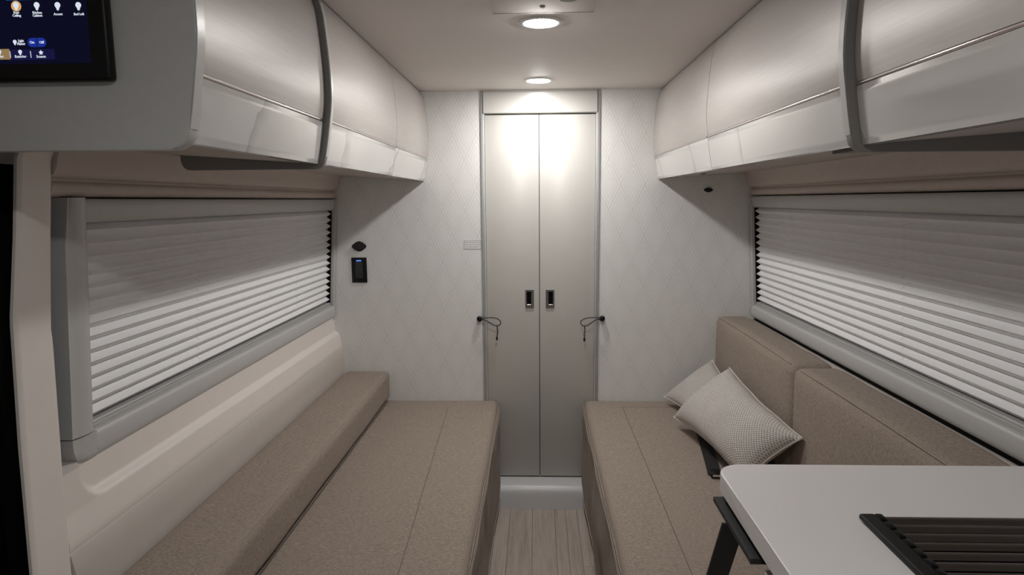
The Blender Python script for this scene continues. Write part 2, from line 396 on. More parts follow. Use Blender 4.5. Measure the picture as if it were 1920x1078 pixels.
# ------------------------------------------------------------------ windows and pleated blinds
for s in (-1, 1):
    side = 'left' if s < 0 else 'right'
    wy0 = 1.272 if s < 0 else 0.05
    zb0, zb1, zt0, zt1 = 0.900, 0.955, 1.40, 1.452
    def fq(y0, y1, z0, z1, din, dout, bev=0.004):
        """frame member following the inward lean of the window"""
        bm = bmesh.new()
        prism(bm, [(mx(wx(z0)+din, s), z0), (mx(wx(z1)+din, s), z1), (mx(wx(z1)-dout, s), z1), (mx(wx(z0)-dout, s), z0)], 'y', y0, y1)
        if bev: bmesh.ops.bevel(bm, geom=bm.edges[:], offset=bev, segments=3, profile=0.5, affect='EDGES')
        return bm
    wn = fin('window_%d' % (1 if s < 0 else 2), fq(wy0+0.01, YW-0.006, zb0, zt1, -0.052, 0.058, 0), DARK, None)
    struct(wn, 'wide %s side window in a light grey frame behind a drawn pleated blind' % side, 'window')
    # lower rail: rounded bullnose
    zz = [(zb0, -0.045), (zb0-0.003, -0.010), (zb0-0.001, 0.000), (zb0+0.005, 0.005), (zb0+0.014, 0.0065), (zb1-0.010, 0.0045), (zb1-0.003, 0.002), (zb1, -0.003), (zb1+0.001, -0.045)]
    yb0 = wy0 + (0.0675 if s < 0 else 0)
    pr('bottom_rail', FRAME, wn, [(mx(wx(z)+d, s), z) for z, d in zz], 'y', yb0, YW-0.008, smooth=60)
    pr('rail_lip', FRAME, wn, [(mx(wx(z)+d, s), z) for z, d in ((zb1+0.0015, -0.010), (zb1+0.0055, -0.010), (zb1+0.0055, -0.045), (zb1+0.0015, -0.045))], 'y', wy0+0.075, YW-0.02, bev=0)
    if s < 0:
        # wide rounded near post with its corner cap
        q = [(-0.0, 0.0), (0.006, -0.001), (0.02, 0.004), (0.040, 0.006), (0.058, 0.004), (0.066, -0.004), (0.067, -0.045), (0.0, -0.045)]
        bm = bmesh.new(); n = 10; rings = []
        for k in range(n+1):
            z = 0.958 + (zt1-0.958)*k/n
            pull = 0.0
            rings.append([bm.verts.new((wx(z)+d, wy0+y+0.012*max(0, (k-8))/2*(1 if y < 0.02 else 0), z)) for y, d in q])
        for A, B in zip(rings, rings[1:]):
            for i in range(len(q)): bm.faces.new((A[i], A[(i+1) % len(q)], B[(i+1) % len(q)], B[i]))
        bm.faces.new(rings[0]); bm.faces.new(rings[-1])
        fin('side_post', bm, FRAME, wn, 60)
        q2 = [(0.0, 0.0), (0.006, -0.001), (0.02, 0.004), (0.040, 0.006), (0.067, 0.0060), (0.067, -0.045), (0.0, -0.045)]
        bm = bmesh.new(); rings = []
        for k in range(9):
            t = k/8; z = 0.8975 + 0.0575*t; cut = 0.030*(1-math.sqrt(max(0, 1-(1-t)**2)))
            rings.append([bm.verts.new((wx(z)+(d-(0.006*max(0, 1-t/0.12) if d > -0.04 else 0))+0.0002, wy0+max(y, cut), z)) for y, d in q2])
        for A, B in zip(rings, rings[1:]):
            for i in range(len(q2)): bm.faces.new((A[i], A[(i+1) % len(q2)], B[(i+1) % len(q2)], B[i]))
        bm.faces.new(rings[0]); bm.faces.new(rings[-1])
        fin('corner_cap', bm, FRAME, wn, 60)
    else:
        fin('side_post', fq(wy0, wy0+0.06, zb0+0.06, zt1, 0.004, 0.045), FRAME, wn)
    fin('side_post', fq(YW-0.022, YW-0.004, zb0-0.012, zt1-0.004, 0.003, 0.045, 0.003), FRAME, wn)
    fin('gap_shade_strip', fq(YW-0.033, YW-0.0225, zb0+0.058, zt0-0.002, -0.013, 0.045, 0), DARK, wn)  # black strip added to darken the gap between pleat ends and post
    # the blind
    by0, by1 = wy0+0.070, YW-0.0335
    bl = thing('pleated_blind', 'pale grey pleated blind drawn fully down over the %s window' % side, 'blind', (mx(wx(1.0)-0.02, s), (by0+by1)/2, 0.957), 'pleated window blinds')
    zz = [(zt1-0.002, -0.04), (zt1-0.002, -0.006), (zt1-0.008, 0.000), (zt0+0.012, -0.004), (zt0+0.002, -0.010), (zt0, -0.016), (zt0, -0.04)]
    pr('cassette', FRAME, bl, [(mx(wx(z)+d, s), z) for z, d in zz], 'y', wy0+0.062, YW-0.024, smooth=60)
    NP = 15; pt = zt0-0.001; pb = 0.974; ph = (pt-pb)/NP
    for k in range(NP):
        za = pt-k*ph; zm = za-ph*0.5; zc = za-ph
        o = -0.013; i = -0.033; th = 0.0012
        poly = [(wx(za)+i, za), (wx(zm)+o, zm), (wx(zc)+i, zc), (wx(zc)+i-th*2, zc), (wx(zm)+o-th*2.2, zm), (wx(za)+i-th*2, za)]
        pr('pleat', BLIND, bl, mpoly(poly, s), 'y', by0, by1, smooth=20)
    for yc in (2.62, 1.83, 1.04, 0.25):
        if yc < by0+0.1: continue
        for k in range(NP):
            za = pt-k*ph
            if k % 1 == 0:
                bm = bmesh.new(); tube(bm, [(mx(wx(za-ph*0.30)-0.0200, s), yc, za-ph*0.34), (mx(wx(za-ph*0.08)-0.0290, s), yc, za-ph*0.10)], 0.0006, 5)
                fin('lift_cord', bm, INK_LT, bl)
    zz = [(0.9575, -0.04), (0.9575, -0.012), (0.962, -0.008), (0.966, -0.012), (0.969, -0.009), (0.9735, -0.013), (0.9735, -0.04)]
    pr('bottom_bar', mat('grey_blind_rail', (0.42, 0.42, 0.42), 0.4), bl, [(mx(wx(z)+d, s), z) for z, d in zz], 'y', by0, by1, smooth=25)

# ------------------------------------------------------------------ overhead cabinets
PROF = [(-0.522, 1.926), (-0.506, 1.892), (-0.498, 1.831), (-0.4925, 1.765), (-0.4905, 1.715), (-0.4915, 1.67), (-0.4975, 1.6275), (-0.505, 1.578), (-0.514, 1.530)]
PS = catmull([(x, z, 0) for x, z in PROF], 5)
PS = [(v.x, v.y) for v in PS]
def sub(z0, z1, dx=0.0):
    """the cabinet front curve between two heights, set back by dx"""
    def xat(z):
        for (xa, za), (xb, zb) in zip(PS, PS[1:]):
            if zb <= z <= za: return xa+(xb-xa)*(za-z)/(za-zb)
        return PS[-1][0]
    n = 14
    return [(xat(z0+(z1-z0)*k/n)-dx, z0+(z1-z0)*k/n) for k in range(n+1)]
def strip(z0, z1, dx, th):
    a = sub(z0, z1, dx); b = [(x-th, z) for x, z in reversed(sub(z0, z1, dx))]; return a+b
def cabinet(s, y0, y1, dx, label, chrome, grille=False):
    t = thing('overhead_cabinet', label, 'cabinet', (mx(-0.7, s), (y0+y1)/2, 1.526), 'overhead cabinets')
    body = [(x, z) for x, z in sub(1.532, 1.926, dx+0.020)] + [(-0.858, 1.926), (-0.858, 1.602), (-0.878, 1.578), (-0.893, 1.556)]
    pr('carcass', UNDER, t, mpoly(body, s), 'y', y0+0.0005, y1-0.0005, smooth=50)
    band = 1.629
    pr('upper_door_panel', PEARL, t, mpoly(strip(band+0.006, 1.924, dx, 0.019), s), 'y', y0+0.0012, y1-0.0012, bev=0.0012, smooth=50)
    pr('marble_band', MARBLE, t, mpoly(strip(1.530, band-0.001, dx-0.001, 0.019), s), 'y', y0+0.0012, y1-0.0012, bev=0.0012, smooth=50)
    g = sub(band-0.0005, band+0.0055, dx-0.0005)
    tr = [(-1, 0)]
    px_ = g[7][0]
    poly = [(px_-0.012, band-0.0005), (px_-0.001, band-0.0005), (px_+0.002, band+0.0005), (px_+0.003, band+0.0025), (px_+0.002, band+0.0046), (px_-0.001, band+0.0055), (px_-0.012, band+0.0055)]
    pr('trim_strip', CHROME, t, mpoly(poly, s), 'y', y0+0.003, y1-0.004, smooth=60)
    if grille:
        gm = mat('black_speaker_mesh', (0.03, 0.028, 0.026), 0.6); n = N(gm); v = n.n('ShaderNodeTexVoronoi'); v.inputs['Scale'].default_value = 320; n.l(n.pos(), v.inputs['Vector']); n.col(n.ramp(v.outputs[0], [(0.2, (0.004, 0.004, 0.004)), (0.5, (0.16, 0.15, 0.14))]))
        bm = bmesh.new(); x0_, x1_ = mx(-0.555, s), mx(-0.70, s)
        prism(bm, [(x0_, 1.5325), (x1_, 1.540), (x1_, 1.534), (x0_, 1.5265)], 'y', y0+0.004, y0+0.16); fin('speaker_grille', bm, gm, t)
    return t
cabinet(-1, 0.996, 1.594, 0.010, 'overhead cabinet nearest on the left, beside the touch screen panel', True)
cabinet(-1, 1.618, 2.365, 0.0, 'middle overhead cabinet on the left between divider and far cabinet', False)
cabinet(-1, 2.367, YW-0.001, 0.0, 'short overhead cabinet in the far left corner against the end wall', False)
cabinet(1, -0.20, 1.182, 0.012, 'overhead cabinet nearest on the right above the counter', True)
cabinet(1, 1.208, 2.120, 0.0, 'long middle overhead cabinet on the right with a black speaker grille below', True, True)
cabinet(1, 2.122, YW-0.001, 0.0, 'overhead cabinet in the far right corner above the pillows', False)

def plate_outline(x_back, ztop=1.926, grow=0.004, r=0.03):
    front = [(x+grow, z) for x, z in sub(1.5475, ztop)][::-1]
    zb = 1.518; xf = front[-1][0]
    arc = [(xf-r*0.9+r*0.9*math.cos(a), zb+0.0295-0.0295*math.sin(a)) for a in [math.pi/2*k/6 for k in range(1, 7)]]
    arc2 = [(x_back+0.02-0.02*math.sin(a), zb+0.02-0.02*math.cos(a)) for a in [math.pi/2*k/5 for k in range(6)]]
    return front+arc+arc2+[(x_back, ztop)]
def divider(name, s, y0, y1, xb, label, edge_m, plate_m):
    t = thing(name, label, 'panel', (mx(-0.7, s), (y0+y1)/2, 1.518))
    ol = plate_outline(xb)
    pr('panel_face', plate_m, t, mpoly(ol, s), 'y', y0, y1, bev=0.004, seg=3, smooth=50)
    fr = sub(1.5475, 1.925)[::-1]; a = [(x+0.0042, z) for x, z in fr]; b = [(x+0.0056, z) for x, z in reversed(fr)]
    pr('edge_band', edge_m, t, mpoly(a+b, s), 'y', y0+0.0035, y1-0.0005, smooth=50)
    return t
divider('divider_panel', -1, 1.5955, 1.6165, -0.86, 'dark grey rounded divider panel between the near and middle cabinets on the left', EDGE, DARKGREY)
divider('divider_panel', 1, 1.1835, 1.2065, -0.86, 'dark grey rounded divider panel between the near and middle cabinets on the right', EDGE, DARKGREY)
divider('screen_panel', -1, 0.968, 0.9945, -1.01, 'grey end panel at upper left carrying the touch screen', EDGE, GREY_PANEL)

# ------------------------------------------------------------------ touch screen
ys = 0.950
def sc(px, py, y=ys): return pix(px, py, 'y', y)
A = sc(203, 0); Bc = sc(208, 150)
x1 = Bc.x; z0 = Bc.z
ts = thing('touch_screen', 'black framed wall touch screen showing lighting controls', 'screen', (x1-0.13, 0.967, z0))
bez = box('bezel', BLACK, ts, x1-0.262, x1, ys, 0.968, z0, z0+0.178, bev=0.006, seg=3)
D0 = sc(172, 118); xs1, zs0 = D0.x, D0.z
scr = box('display', SCREEN, ts, xs1-0.212, xs1, ys-0.0006, ys+0.002, zs0, zs0+0.134)
yt = ys-0.0012
def ptile(name, m, pts, y=yt): 
    bm = bmesh.new(); prism(bm, pts, 'y', y, y+0.0005); return fin(name, bm, m, scr, 0)
def circ(c, r, n=24, sx=1, sz=1): return [(c.x+r*sx*math.cos(2*math.pi*k/n), c.z+r*sz*math.sin(2*math.pi*k/n)) for k in range(n)]
def bulb(c, r, m=SC_WHITE, y=None):
    pts = []
    for k in range(19):
        a = math.radians(-52+284*k/18); pts.append((c.x+r*math.cos(a), c.z+r*0.25+r*math.sin(a)))
    pts += [(c.x-r*0.38, c.z-r*1.15), (c.x-r*0.30, c.z-r*1.5), (c.x+r*0.30, c.z-r*1.5), (c.x+r*0.38, c.z-r*1.15)]
    ptile('bulb_icon', m, pts, y or yt)
for px_, lab in ((30, 'Rear\nCeiling'), (69, 'Kitchen\nCabinet'), (108, 'Accent'), (147, 'Bed Left')):
    if px_ == 30: ptile('icon_disc', SC_ORANGE, circ(sc(30, 11.5, yt), 0.0072))
    bulb(sc(px_, 11, yt), 0.0040, y=yt-0.0005)
    tz = 26.5
    text('icon_caption', lab, SC_WHITE, scr, sc(px_+1, tz, yt), 0.0048, sx=0.92)
def rrect(cx, cz, w_, h_, r, n=6):
    out = []
    for k, (sx, sz) in enumerate(((1, 1), (-1, 1), (-1, -1), (1, -1))):
        for i in range(n+1):
            a = math.pi/2*(k+i/n); out.append((cx+sx*(w_/2-r)+r*math.cos(a), cz+sz*(h_/2-r)+r*math.sin(a)))
    return out
c = sc(69, 79.5, yt)
ptile('toggle_button', SC_BLUE, rrect(c.x, c.z, 0.0268, 0.0124, 0.0060))
c1 = sc(60, 79.5, yt-0.0006); c2 = sc(78, 79.5, yt-0.0006)
text('toggle_caption', 'On', SC_WHITE, scr, c1, 0.0050); text('toggle_caption', 'Off', SC_WHITE, scr, c2, 0.0050)
c = sc(69, 79.5, yt-0.0006); ptile('toggle_split', SCREEN, [(c.x-0.0003, c.z-0.006), (c.x+0.0003, c.z-0.006), (c.x+0.0003, c.z+0.006), (c.x-0.0003, c.z+0.006)], yt-0.0006)
bulb(sc(27.5, 79, yt), 0.0026)
text('master_caption', 'Light\nMaster', SC_WHITE, scr, sc(39.5, 79.5, yt), 0.0050, sx=0.85)
a = sc(19, 101.5, yt); ptile('tab_button', SC_TAN, [(a.x-0.033, a.z-0.0072), (a.x-0.0005, a.z-0.0072), (a.x-0.001, a.z+0.0072), (a.x-0.033, a.z+0.0072)])
a = sc(66, 102, yt); ptile('tab_strip', SC_VIOLET, [(a.x-0.036, a.z-0.0072), (a.x+0.028, a.z-0.0072), (a.x+0.028, a.z+0.0072), (a.x-0.036, a.z+0.0072)], yt+0.0002)
text('tab_caption', 'Interior', SC_WHITE, scr, sc(-3, 106, yt-0.0006), 0.0050)
text('tab_caption', 'Exterior', SC_WHITE, scr, sc(38.5, 106, yt-0.0006), 0.0050)
text('tab_caption', 'Scenes', SC_WHITE, scr, sc(77, 106, yt-0.0006), 0.0050)
bulb(sc(-1, 98, yt), 0.0028, y=yt-0.0005); bulb(sc(38, 98, yt), 0.0026, y=yt-0.0005)
c = sc(76.5, 98.5, yt-0.0005)
ptile('star_icon', SC_WHITE, [(c.x+(0.0034 if k % 2 == 0 else 0.0019)*math.sin(math.pi*k/5), c.z+(0.0034 if k % 2 == 0 else 0.0019)*math.cos(math.pi*k/5)) for k in range(10)], yt-0.0005)
for px_ in (19, 57.5):
    c = sc(px_, 102, yt-0.0005); ptile('tab_separator', SC_WHITE, [(c.x-0.0002, c.z-0.0045), (c.x+0.0004, c.z-0.0045), (c.x, c.z+0.0045), (c.x-0.0006, c.z+0.0045)], yt-0.0005)
a = sc(45, 0, yt); ptile('title_bar', SC_BLUE2, [(a.x-0.026, a.z+0.0002), (a.x+0.026, a.z+0.0002), (a.x+0.026, a.z+0.004), (a.x-0.026, a.z+0.004)])

# ------------------------------------------------------------------ pillar and black appliance at the left edge
L = [(36, 282), (34, 440), (28, 600), (30.5, 640), (44, 843), (65, 1078)]
R_ = [(99.5, 290), (98.5, 450), (99.5, 620), (102.8, 640), (122, 904), (138, 1078)]
XL = [-0.915, -0.928, -0.940, -0.938, -0.932, -0.924]; XR = [-0.9165, -0.926, -0.936, -0.9355, -0.928, -0.924]
lp = [pix(a, b, 'x', x) for (a, b), x in zip(L, XL)]; rp = [pix(a, b, 'x', x) for (a, b), x in zip(R_, XR)]
def zint(pts, z, i):
    P = sorted(pts, key=lambda p: p.z)
    if z <= P[0].z: return P[0][i]
    for a, b in zip(P, P[1:]):
        if a.z <= z <= b.z: return a[i]+(b[i]-a[i])*(z-a.z)/(b.z-a.z)
    return P[-1][i]
def pil(u, v):
    z = 0.0+1.60*v; y0_, y1_ = zint(lp, z, 1), zint(rp, z, 1)
    x0_, x1_ = zint(lp, z, 0), zint(rp, z, 0); x = x0_+(x1_-x0_)*u - 0.004*(max(0, abs(u-0.5)-0.44)/0.06)**2
    if z > 1.52: x += (z-1.52)*0.35
    if z < 0.70: x += min(0.014, (0.70-z)*0.12)
    return (x, y0_+(y1_-y0_)*u, z)
pl = slab('trim_6', CREAM, None, pil, 16, 80, (-0.006, 0, 0), 40); struct(pl, 'cream upright pillar cover beside the left window', 'trim')
t = thing('black_appliance', 'tall plain black appliance front at the left edge beside the cream pillar', 'appliance', (-0.98, 0.85, 0.0))
box('body', DARK, t, -1.018, -0.958, 1.112, 1.197, 0.0, 1.512)
box('back', DARK, t, -1.018, -0.985, 0.62, 1.1115, 0.0, 1.512)
box('upper_door', mat('black_gloss', (0.004, 0.004, 0.004), 0.4, spec=0.12), t, -0.9845, -0.976, 0.625, 1.110, 0.78, 1.510, bev=0.003)
box('lower_door', mat('black_satin', (0.005, 0.005, 0.005), 0.5, spec=0.12), t, -0.9845, -0.976, 0.625, 1.110, 0.05, 0.772, bev=0.003)

# ------------------------------------------------------------------ beds
def bed(s, y0, label, xin, xout):
    t = thing('bench_bed', label, 'bed', (mx(-0.55, s), 2.1, 0.0))
    zt = 0.50
    box('base', TAUPE_PANEL, t, mx(xout, s), mx(xin-0.05, s), y0+0.01, YW-0.09, 0.0, 0.40)
    a, b = sorted((mx(xout, s), mx(xin-0.004, s)))
    mt = cushion('mattress', FABRIC, t, a, b, y0, YW-0.004, 0.40, zt, r=0.026, puff=0.004, seed=3*s, div=(8, 30, 3))
    # hanging side cover with soft folds and two rows of stitching
    def fx_(u, v):
        y = y0+(YW-0.012-y0)*u; z = 0.476-(0.476-0.045)*v
        wv = 0.016*noise.noise(Vector((y*5.5, z*6+9*s, 1.3)))*min(1, v*3)*min(1, (1.0-v)*4+0.35) + 0.004*math.sin(y*9+z*7)*v
        return (mx(xin+0.002+wv-0.006*v, s), y, z)
    slab('side_cover', FABRIC, t, fx_, 60, 14, (mx(-0.004, s)-mx(0, s), 0, 0), 60)
    for v in (0.035, 0.075):
        pts = [Vector(fx_(k/40, v))+Vector((s*-0.0012, 0, 0)) for k in range(41)]
        tb('stitch_row', PIPING, t, pts, 0.0016, 5)
    tb('hem', PIPING, t, [Vector(fx_(k/40, 1.0))+Vector((s*-0.001, 0, 0)) for k in range(41)], 0.003, 6)
    return t
bL = bed(-1, 1.0, 'left bench bed with flat taupe mattress and hanging fabric side', -0.181, -0.906)
bR = bed(1, 1.02, 'right bench bed under the pillows with hanging fabric side', -0.182, -0.906)
from mathutils.bvhtree import BVHTree
def surface(o):
    of = Vector(org(o)); return BVHTree.FromPolygons([v.co+of for v in o.data.vertices], [p.vertices[:] for p in o.data.polygons])
def mattress(t): return [c for c in t.children if c.name.startswith('mattress')][0]
def seam(t, pts, r=0.0010):
    T = surface(mattress(t)); out = []
    for x, y in pts:
        h = T.ray_cast(Vector((x, y, 1.0)), Vector((0, 0, -1)))[0]
        out.append((x, y, (h.z if h else 0.502)+0.0001))
    tb('seam', STITCH, t, out, r, 5)
seam(bL, [(-0.408+0.038*(2.93-0.02*k-2.93)/-1.9*2, 2.93-0.02*k) for k in range(95)])
seam(bR, [(0.388, 2.93-0.02*k) for k in range(95)])
seam(bR, [(0.388+0.01*k, 2.93) for k in range(42)], 0.0008)
bo = thing('bolster', 'long low taupe bolster cushion lying along the left wall on the bed', 'cushion', (-0.807, 2.1, 0.50))
cushion('cushion_body', FABRIC, bo, -0.909, -0.700, 1.0, YW-0.004, 0.511, 0.642, r=0.022, puff=0.004, seed=7, div=(5, 30, 4))
tb('piping', PIPING, bo, [(-0.7075+0.001*noise.noise(Vector((y*4, 0, 3))), y, 0.6375) for y in [1.03+k*0.05 for k in range(40)]], 0.0024, 6)
tb('base_seam', STITCH, bo, [(-0.701, y, 0.5080) for y in [1.01+k*0.06 for k in range(34)]], 0.0025, 5)
for (y0, y1, xf, lab, sd) in ((2.124, YW-0.004, 0.826, 'taupe backrest cushion in the far corner behind the pillows', 11), (1.252, 2.104, 0.822, 'taupe backrest cushion nearest the counter on the right', 17)):
    k = thing('backrest_cushion', lab, 'cushion', (0.91, (y0+y1)/2, 0.506), 'backrest cushions on the right bench')
    cushion('cushion_body', FABRIC, k, xf, 0.966, y0, y1, 0.514, 0.903, r=0.028, puff=0.009, seed=sd, div=(4, 16, 6))
    tb('piping', PIPING, k, [(xf+0.006, y, 0.9015+0.003*math.sin(math.pi*(y-y0)/(y1-y0))) for y in [y0+0.03+(y1-y0-0.06)*i/24 for i in range(25)]], 0.0014, 6)

# ------------------------------------------------------------------ pillows
def pillow(label, c00, c10, c11, c01, th, seed):
    c = [Vector(p) for p in (c00, c10, c11, c01)]
    mid = sum(c, Vector())/4
    t = thing('throw_pillow', label, 'pillow', (mid.x, mid.y, min(p.z for p in c)), 'knitted throw pillows on the right bench')
    U = ((c[1]-c[0])+(c[2]-c[3])).normalized(); V = ((c[3]-c[0])+(c[2]-c[1])).normalized(); NN = U.cross(V).normalized()
    if NN.z < 0: NN = -NN
    nu, nv = 48, 30; bm = bmesh.new(); uvl = bm.loops.layers.uv.new('UVMap'); G = {}
    for side in (1, -1):
        for i in range(nu+1):
            for j in range(nv+1):
                u, v = i/nu, j/nv
                if side < 0 and (i in (0, nu) or j in (0, nv)): G[side, i, j] = G[1, i, j]; continue
                a, b = 2*u-1, 2*v-1
                pu = u + 0.030*(1-b*b)*(-a)*abs(a)**3; pv = v + 0.055*(1-a*a)*(-b)*abs(b)**3
                p = c[0]*(1-pu)*(1-pv)+c[1]*pu*(1-pv)+c[2]*pu*pv+c[3]*(1-pu)*pv
                h = th*((1-abs(a)**2.6)*(1-abs(b)**2.6))**0.55
                h *= 1+0.10*noise.noise(p*9+Vector((seed, 0, 0)))
                p = p + NN*(side*h*(0.62 if side > 0 else 0.42)) + V*0.006*noise.noise(p*7+Vector((0, seed, 0)))
                G[side, i, j] = bm.verts.new(p)
    for side in (1, -1):
        for i in range(nu):
            for j in range(nv):
                q = [(i, j), (i+1, j), (i+1, j+1), (i, j+1)]
                try: f = bm.faces.new([G[side, a, b] for a, b in q])
                except ValueError: continue
                for lp_, (a, b) in zip(f.loops, q): lp_[uvl].uv = (a/nu, b/nv)
    fin('pillow_cover', bm, KNIT, t, 80)
    edge = [(0, 0), (1, 0), (1, 1), (0, 1)]
    pts = []
    for k in range(4):
        for i in range(12):
            f = i/12; (ua, va), (ub, vb) = edge[k], edge[(k+1) % 4]; u, v = ua+(ub-ua)*f, va+(vb-va)*f; a, b = 2*u-1, 2*v-1
            pu = u + 0.030*(1-b*b)*(-a)*abs(a)**3; pv = v + 0.055*(1-a*a)*(-b)*abs(b)**3
            p = c[0]*(1-pu)*(1-pv)+c[1]*pu*(1-pv)+c[2]*pu*pv+c[3]*(1-pu)*pv
            pts.append(p+ V*0.006*noise.noise(p*7+Vector((0, seed, 0))))
    tb('edge_seam', mat('pillow_piping', (0.66, 0.61, 0.57), 0.95), t, pts, 0.0028, 6, True)
    return t
pillow('knitted oatmeal pillow at the back, half hidden behind the front pillow', (0.580, 2.965, 0.540), (0.660, 2.60, 0.530), (0.800, 2.59, 0.672), (0.786, 2.93, 0.722), 0.075, 2.0)
pillow('large knitted oatmeal pillow in front, leaning on the backrest by the counter', (0.562, 2.655, 0.550), (0.668, 2.045, 0.545), (0.806, 1.965, 0.715), (0.772, 2.615, 0.770), 0.135, 5.0)

# seat belt by the front pillow; its strap stands in for the pillow's shadow
t = thing('seat_belt', 'black seat belt, its strap standing in for pillow shadow, with chrome buckle tongue poking out under the front pillow', 'seat belt', (0.62, 2.2, 0.506))
b0 = pix(1339, 886, 'z', 0.515)
def belt(u, v):
    p = Vector((b0.x+0.002, b0.y, 0.5075)).lerp(Vector((0.668, 2.62, 0.5075)), u)
    return (p.x+(v-0.5)*0.046, p.y, 0.5095+0.003*math.sin(u*5))
slab('webbing_and_shadow', mat('belt_and_shadow', (0.012, 0.012, 0.013), 0.8), t, belt, 12, 2, (0, 0, -0.002))
box('buckle', BLACK, t, b0.x-0.017, b0.x+0.020, b0.y-0.028, b0.y+0.02, 0.5072, 0.522, bev=0.004)
box('buckle_tongue', SHINY, t, b0.x-0.012, b0.x+0.014, b0.y-0.0305, b0.y-0.0275, 0.512, 0.520, bev=0.001)

# ------------------------------------------------------------------ galley counter at the right
ZT = 0.93
ct = thing('countertop', 'pale grey countertop with rounded corner at lower right', 'countertop', (0.66, 0.7, ZT-0.034))
o = []
X0, X1, Y1 = 0.343, 0.952, 1.243
r = 0.052
for k in range(11):
    a = math.pi - math.pi/2*k/10
    o.append((X0+r+r*math.cos(a), Y1-r+r*math.sin(a)))
# sink opening is cut by building the slab from strips round it
SX0, SX1, SY0, SY1 = 0.545, 0.93, 0.45, 1.000
bm = bmesh.new()
def capslab(poly, z0, z1): prism(bm, poly, 'z', z0, z1)
capslab(o+[(X1, Y1), (X1, SY1), (X0, SY1)], ZT-0.034, ZT)
capslab([(X0, -0.4), (SX0, -0.4), (SX0, SY1), (X0, SY1)], ZT-0.034, ZT)
capslab([(SX1, -0.4), (X1, -0.4), (X1, SY1), (SX1, SY1)], ZT-0.034, ZT)
capslab([(SX0, -0.4), (SX1, -0.4), (SX1, SY0), (SX0, SY0)], ZT-0.034, ZT)
bmesh.ops.remove_doubles(bm, verts=bm.verts, dist=1e-5)
dup = {}
for f in bm.faces[:]:
    key = tuple(sorted(v.index for v in f.verts))
bm.verts.index_update()
for f in bm.faces[:]:
    dup.setdefault(tuple(sorted(v.index for v in f.verts)), []).append(f)
bmesh.ops.delete(bm, geom=[f for g in dup.values() if len(g) > 1 for f in g], context='FACES')
top_edges = [e for e in bm.edges if all(abs(v.co.z-ZT) < 1e-5 for v in e.verts) and len(e.link_faces) == 2 and any(abs(f.normal.z) < 0.5 for f in e.link_faces)]
bm.normal_update()
top_edges = [e for e in bm.edges if all(abs(v.co.z-ZT) < 1e-5 for v in e.verts) and len(e.link_faces) == 2 and any(abs(f.normal.z) < 0.5 for f in e.link_faces) and (e.verts[0].co.x < 0.5 or e.verts[0].co.y > 1.1)]
bmesh.ops.bevel(bm, geom=top_edges, offset=0.003, segments=2, profile=0.5, affect='EDGES')
fin('slab', bm, COUNTER, ct, 0)
sk = thing('sink', 'black sink basin set into the countertop under the drying rack', 'sink', ((SX0+SX1)/2, (SY0+SY1)/2, ZT-0.20))
bm = bmesh.new()
for a in ((SX0, SX0+0.004, SY0, SY1, ZT-0.20, ZT-0.035), (SX1-0.004, SX1, SY0, SY1, ZT-0.20, ZT-0.035), (SX0, SX1, SY0, SY0+0.004, ZT-0.20, ZT-0.035), (SX0, SX1, SY1-0.004, SY1, ZT-0.20, ZT-0.035), (SX0, SX1, SY0, SY1, ZT-0.204, ZT-0.20)): bx(bm, *a)
fin('basin', bm, BLACK, sk, 20)
lt('drain', STEEL, sk, [(0, -0.199+ZT), (0.04, -0.199+ZT), (0.042, -0.196+ZT), (0.030, -0.1955+ZT), (0, -0.1965+ZT)], ((SX0+SX1)/2, (SY0+SY1)/2, 0))
rk = thing('drying_rack', 'dark roll-up drying rack with black side rail lying over the sink', 'rack', (0.73, 0.75, ZT))
RY0, RY1 = 0.46, 1.014
for xx in (0.512, 0.937):
    bm = bmesh.new(); bx(bm, xx, xx+0.026, RY0, RY1+0.006, ZT+0.0012, ZT+0.0112, 0.0045, 3)
    fin('side_rail', bm, mat('black_silicone', (0.006, 0.006, 0.006), 0.6, spec=0.3), rk)
nr = 21
for k in range(nr):
    y = RY1-0.006-k*0.0265
    bm = bmesh.new(); prism(bm, [(y-0.0085, ZT+0.003), (y-0.0065, ZT+0.0075), (y, ZT+0.009), (y+0.0065, ZT+0.0075), (y+0.0085, ZT+0.003), (y, ZT+0.0015)], 'x', 0.530, 0.945); fin('rack_rod', bm, RODMAT, rk, 60)
    bx_ = bmesh.new(); bx(bx_, 0.536, 0.548, y-0.0105, y+0.0105, ZT+0.0015, ZT+0.0118, 0.003); fin('rod_clip', bx_, BLACK, rk)
# galley cabinet below, its end panel faces the bench
gc = thing('galley_cabinet', 'beige galley cabinet under the countertop at lower right', 'cabinet', (0.66, 0.5, 0.0))
bm = bmesh.new(); bx(bm, 0.375, 0.95, -0.4, 0.965, 0.0, 0.70); core = mat('dark_brown_core', (0.05, 0.032, 0.025), 0.6)
fin('carcass', bm, core, gc, 20)
box('side_block', core, gc, 0.375, 0.53, -0.4, 0.965, 0.7005, 0.868)
box('front_panel', TAUPE_PANEL, gc, 0.350, 0.374, -0.4, 0.975, 0.06, 0.868, bev=0.002)
box('end_panel', TAUPE_PANEL, gc, 0.375, 0.95, 1.0005, 1.0145, 0.0, 0.868, bev=0.002)
box('shaded_gap_strip', mat('dark_brown_gap', (0.07, 0.045, 0.035), 0.5), gc, 0.36, 0.53, -0.4, 0.972, 0.869, 0.8955)  # dark brown strip stands in for the shaded gap under the counter
br = thing('counter_bracket', 'black flat bracket bar and leg holding up the counter overhang', 'bracket', (0.34, 1.1, 0.508))
box('support_bar', BRACKET, br, 0.333, 0.362, 0.983, 1.203, 0.872, 0.881)
box('mounting_tab', BRACKET, br, 0.352, 0.362, 0.99, 1.19, 0.881, 0.8955)
